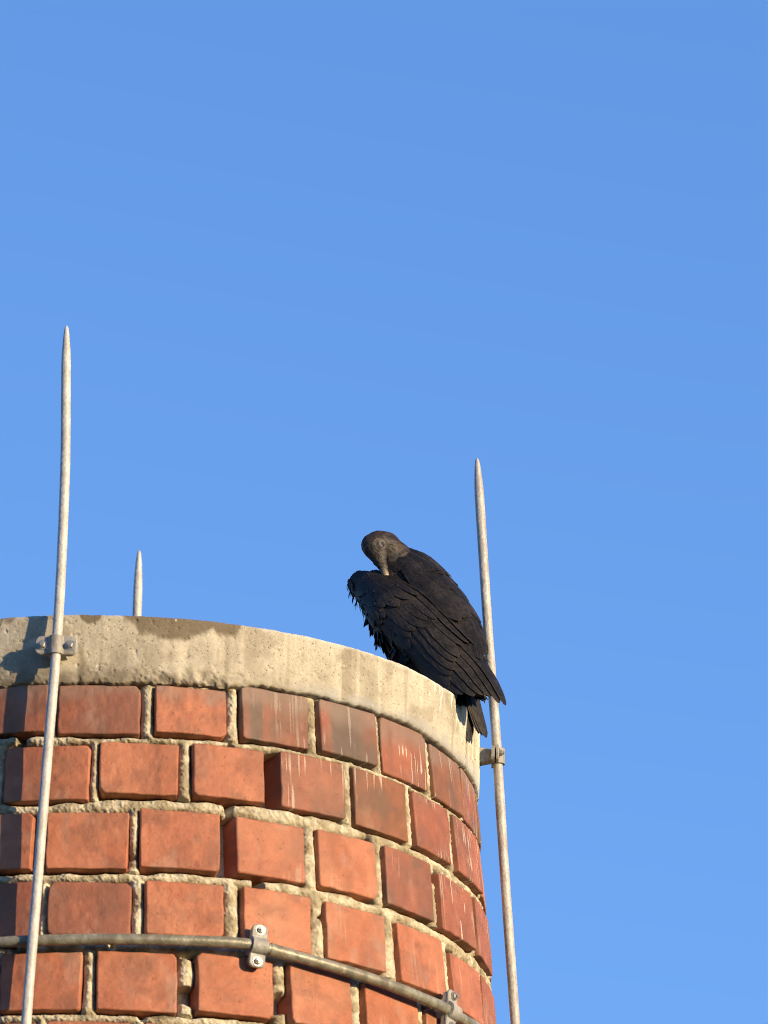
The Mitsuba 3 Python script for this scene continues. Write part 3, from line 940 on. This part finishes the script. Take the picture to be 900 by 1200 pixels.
def build_wing(sg, wing, seed, label=None):
    r = np.random.default_rng(seed)
    j = lambda k: r.uniform(-k, k)
    # the arm and the inner surface the feathers lie on
    S, Tt = np.meshgrid(np.linspace(0.0, .72, 26), np.linspace(.02, 1.0, 26), indexing='ij')
    top = wing.pos(S, Tt, -.004); bot = wing.pos(S, Tt, -.020)
    n0, n1 = S.shape
    I = np.arange(n0 * n1).reshape(n0, n1); o = n0 * n1
    a, b, c, d = I[:-1, :-1].ravel(), I[1:, :-1].ravel(), I[1:, 1:].ravel(), I[:-1, 1:].ravel()
    f = [np.stack([a, b, c], -1), np.stack([a, c, d], -1), np.stack([a, c, b], -1) + o, np.stack([a, d, c], -1) + o]
    loop = np.concatenate([I[0, :], I[1:, -1], I[-1, -2::-1], I[-2:0:-1, 0]]); l2 = np.roll(loop, -1)
    f += [np.stack([loop, l2, l2 + o], -1), np.stack([loop, l2 + o, loop + o], -1)]
    v = np.concatenate([top.reshape(-1, 3), bot.reshape(-1, 3)])
    uv = np.tile(np.stack([Tt.ravel() * 2 - 1, S.ravel()], -1), (2, 1))
    base = part(bird, 'wing', to_world_ply(v, np.vstack(f), uv, 'plume_mat'), label)
    tw = -.10 * sg
    k = 0
    # primaries: long, folded to the tip
    for i in range(9):
        q = i / 8
        fe = wing.vane(.42 + .03 * q, .80 - .62 * q + j(.02), .80 + .20 * q + j(.012), .92 - .86 * q, .042 + j(.003), .002 + .0016 * i, .004 + .0022 * i, bend=.02,
                       camber=.10, twist=tw, n=18, ragged=.12, seed=seed + i, blunt=.72)
        part(base, 'feather', to_world_ply(*fe, 'feather_mat')); k += 1
    # secondaries along the lower edge
    for i in range(10):
        q = i / 9
        fe = wing.vane(.20 + .12 * (1 - q), 1.02 - .78 * q + j(.02), .73 + .07 * math.sin(q * 3.1) + j(.02), 1.0 - .62 * q + j(.02), .046 + j(.004), .003 + .0012 * i, .005 + .0020 * i, bend=-.015,
                       camber=.14, twist=tw, n=16, ragged=.12, seed=seed + 20 + i, blunt=.66)
        part(base, 'feather', to_world_ply(*fe, 'feather_mat')); k += 1
    # tertials and long scapulars beside the back
    for i in range(5):
        q = i / 4
        fe = wing.vane(.10 + .03 * i, .34 - .33 * q + j(.02), .66 + .05 * q + j(.02), .36 - .30 * q + j(.02), .052 + j(.004), .012 + .003 * i, .014 + .0035 * i, bend=.0,
                       camber=.16, twist=tw, n=15, ragged=.12, seed=seed + 40 + i, blunt=.6)
        part(base, 'feather', to_world_ply(*fe, 'feather_mat')); k += 1
    # greater coverts
    for i in range(10):
        q = i / 9
        s0 = .12 + .03 * math.sin(q * 3)
        fe = wing.vane(s0, 1.0 - .92 * q + j(.02), .47 + .05 * math.sin(q * 3.1) + j(.025), .98 - .84 * q + j(.02), .046 + j(.004), .010 + .001 * i, .013 + .0014 * i,
                       camber=.20, twist=tw, n=12, ragged=.10, seed=seed + 60 + i, blunt=.55)
        part(base, 'feather', to_world_ply(*fe, 'feather_mat')); k += 1
    # median coverts
    for i in range(9):
        q = i / 8
        fe = wing.vane(.06, 1.0 - .95 * q + j(.03), .33 + j(.03), .98 - .90 * q + j(.03), .046 + j(.005), .014 + .001 * i, .020 + .001 * i,
                       camber=.24, twist=tw * .8, n=10, ragged=.10, seed=seed + 80 + i, blunt=.5)
        part(base, 'feather', to_world_ply(*fe, 'feather_mat')); k += 1
    # lesser coverts: too small to pick apart
    vs, fs, us, o = [], [], [], 0
    for row in range(6):
        m = 9 + row
        for i in range(m):
            t = (i + .5 + .5 * (row % 2)) / m + j(.03)
            s0 = .235 - .047 * row + j(.012)
            fe = wing.vane(max(s0 - .05, -.02), t, s0 + .075, t + j(.03), .032 + j(.008), .017 - .0010 * row, .0235 - .0018 * row + j(.004), camber=.30, twist=tw * .5 + j(.08), n=9, nw=5, ragged=.5, seed=seed + 200 + row * 20 + i, blunt=.4)
            vs.append(fe[0]); fs.append(fe[1] + o); us.append(fe[2]); o += len(fe[0])
    part(base, 'covert_plumage', to_world_ply(np.vstack(vs), np.vstack(fs), np.vstack(us), 'feather_mat'), None, 'stuff')
    return base


NEAR = [(0, [(.022, .012), (.031, .012), (.038, .006), (.042, -.002), (.042, -.012), (.038, -.022)]),
        (.1, [(.012, .034), (.034, .035), (.050, .026), (.061, .008), (.064, -.009), (.056, -.022)]),
        (.3, [(.000, .052), (.045, .055), (.080, .038), (.100, .010), (.102, -.014), (.088, -.036)]),
        (.6, [(.000, .040), (.045, .042), (.080, .025), (.100, -.004), (.102, -.034), (.084, -.062)]),
        (.8, [(.004, .014), (.035, .016), (.070, .002), (.096, -.024), (.102, -.055), (.090, -.082)]),
        (1., [(.022, -.032), (.048, -.032), (.070, -.042), (.092, -.058), (.098, -.078), (.090, -.098)])]
FAR = [(0, [(.000, .072), (.040, .085), (.080, .085), (.102, .065), (.105, .035), (.085, .000)]),
       (.15, [(.000, .074), (.050, .098), (.100, .098), (.132, .070), (.138, .030), (.120, -.030)]),
       (.4, [(-.005, .072), (.050, .092), (.095, .086), (.134, .060), (.138, .020), (.120, -.040)]),
       (.7, [(-.008, .056), (.032, .068), (.066, .062), (.090, .035), (.095, .005), (.085, -.050)]),
       (.87, [(-.016, .040), (.010, .048), (.028, .045), (.040, .030), (.044, .008), (.038, -.030)]),
       (1., [(-.022, .022), (-.008, .027), (.002, .025), (.010, .018), (.012, .004), (.008, -.020)])]
NEAR_WING = Wing(1, .250, -.361, NEAR)
build_wing(1, NEAR_WING, 300)
build_wing(-1, Wing(-1, .250, -.228, FAR), 900)

# tail
tb = np.array([-.17, 0, -.035])
for i in range(12):
    q = (i - 5.5) / 5.5
    g = (i % 6) / 5                                # two bundles with a notch between them
    tip = np.array([-.318 + .05 * abs(g - .45), .044 + .058 * (g - .5), -.158]) if i >= 6 else np.array([-.325 + .04 * abs(g - .5), -.010 + .030 * (g - .5), -.138])
    b = tb + np.array([0, .022 * q, -.003 * abs(q)])
    u = np.linspace(0, 1, 14)[:, None]
    P = b + (tip - b) * u
    N = np.tile(np.array([-.45, -.12 * q, .85]), (14, 1))
    P = P + N * (.006 * (1 - abs(q)))
    fe = feather(P, N, .036, camber=.08, twist=.10 * np.sign(q), ragged=.2, seed=1500 + i, blunt=.5)
    part(bird, 'tail_feather', to_world_ply(*fe, 'feather_mat'))

# contour plumage of back, breast and belly; shaggy edge at the breast
vs, fs, us, o = [], [], [], 0
r = np.random.default_rng(42)
pts, fi = trimesh.sample.sample_surface(tm, 2400, seed=5)
nrm = tm.face_normals[fi]
for p, nn in zip(pts, nrm):
    if p[0] * .72 + p[2] * .62 > .158: continue
    if p[2] < -.16: continue
    d0 = np.array([-1, 0, 0]) - .15 * np.array([0, 0, 1]) + r.normal(0, .13, 3)
    d0 = d0 - nn * (d0 @ nn); d0 /= np.linalg.norm(d0)
    breast = smooth01(-.02, -.06, p[2]) * smooth01(-.12, .02, p[0])
    L = r.uniform(.035, .055) * (1 + .25 * breast)
    u = np.linspace(0, 1, 5)[:, None]
    P = p + d0 * L * u + nn * (.001 + (.006 + .016 * breast * r.random() ** 2) * u ** 1.3)
    fe = feather(P, np.tile(nn, (5, 1)), r.uniform(.014, .022), camber=.25, nw=5, thick=.0008, ragged=.4, seed=int(r.integers(1, 9999)), blunt=.3)
    vs.append(fe[0]); fs.append(fe[1] + o); us.append(fe[2]); o += len(fe[0])
for i in range(210):                                                  # ragged fringe at the bend of the wing and along the breast
    if i < 135:
        s_, t_ = r.uniform(-.03, .24), r.uniform(.55, 1.05)
        p = NEAR_WING.pos(s_, t_, .012); nn = NEAR_WING.normal(s_, t_)
        dv = nn * r.uniform(.15, .6) + np.array([-.75, .1, -.2]) + r.normal(0, .28, 3)
        L, wd = r.uniform(.013, .029), r.uniform(.005, .012)
    else:
        p = np.array([r.uniform(-.03, .09), r.uniform(.050, .078), -.014 - .04 * r.random()])
        dv = np.array([-.4, .75, -.2]) + r.normal(0, .3, 3)
        nn = np.array([.5, .3, .6])
        L, wd = r.uniform(.012, .034), r.uniform(.004, .009)
    dv /= np.linalg.norm(dv)
    u = np.linspace(0, 1, 6)[:, None]
    P = p + dv * L * u + np.array([-1, 0, -.3]) * .010 * u ** 2
    fe = feather(P, np.tile(nn, (6, 1)), wd, camber=.1, nw=3, thick=.0006, seed=i, blunt=.15)
    vs.append(fe[0]); fs.append(fe[1] + o); us.append(fe[2]); o += len(fe[0])
part(bird, 'plumage', to_world_ply(np.vstack(vs), np.vstack(fs), np.vstack(us), 'plume_mat'), None, 'stuff')
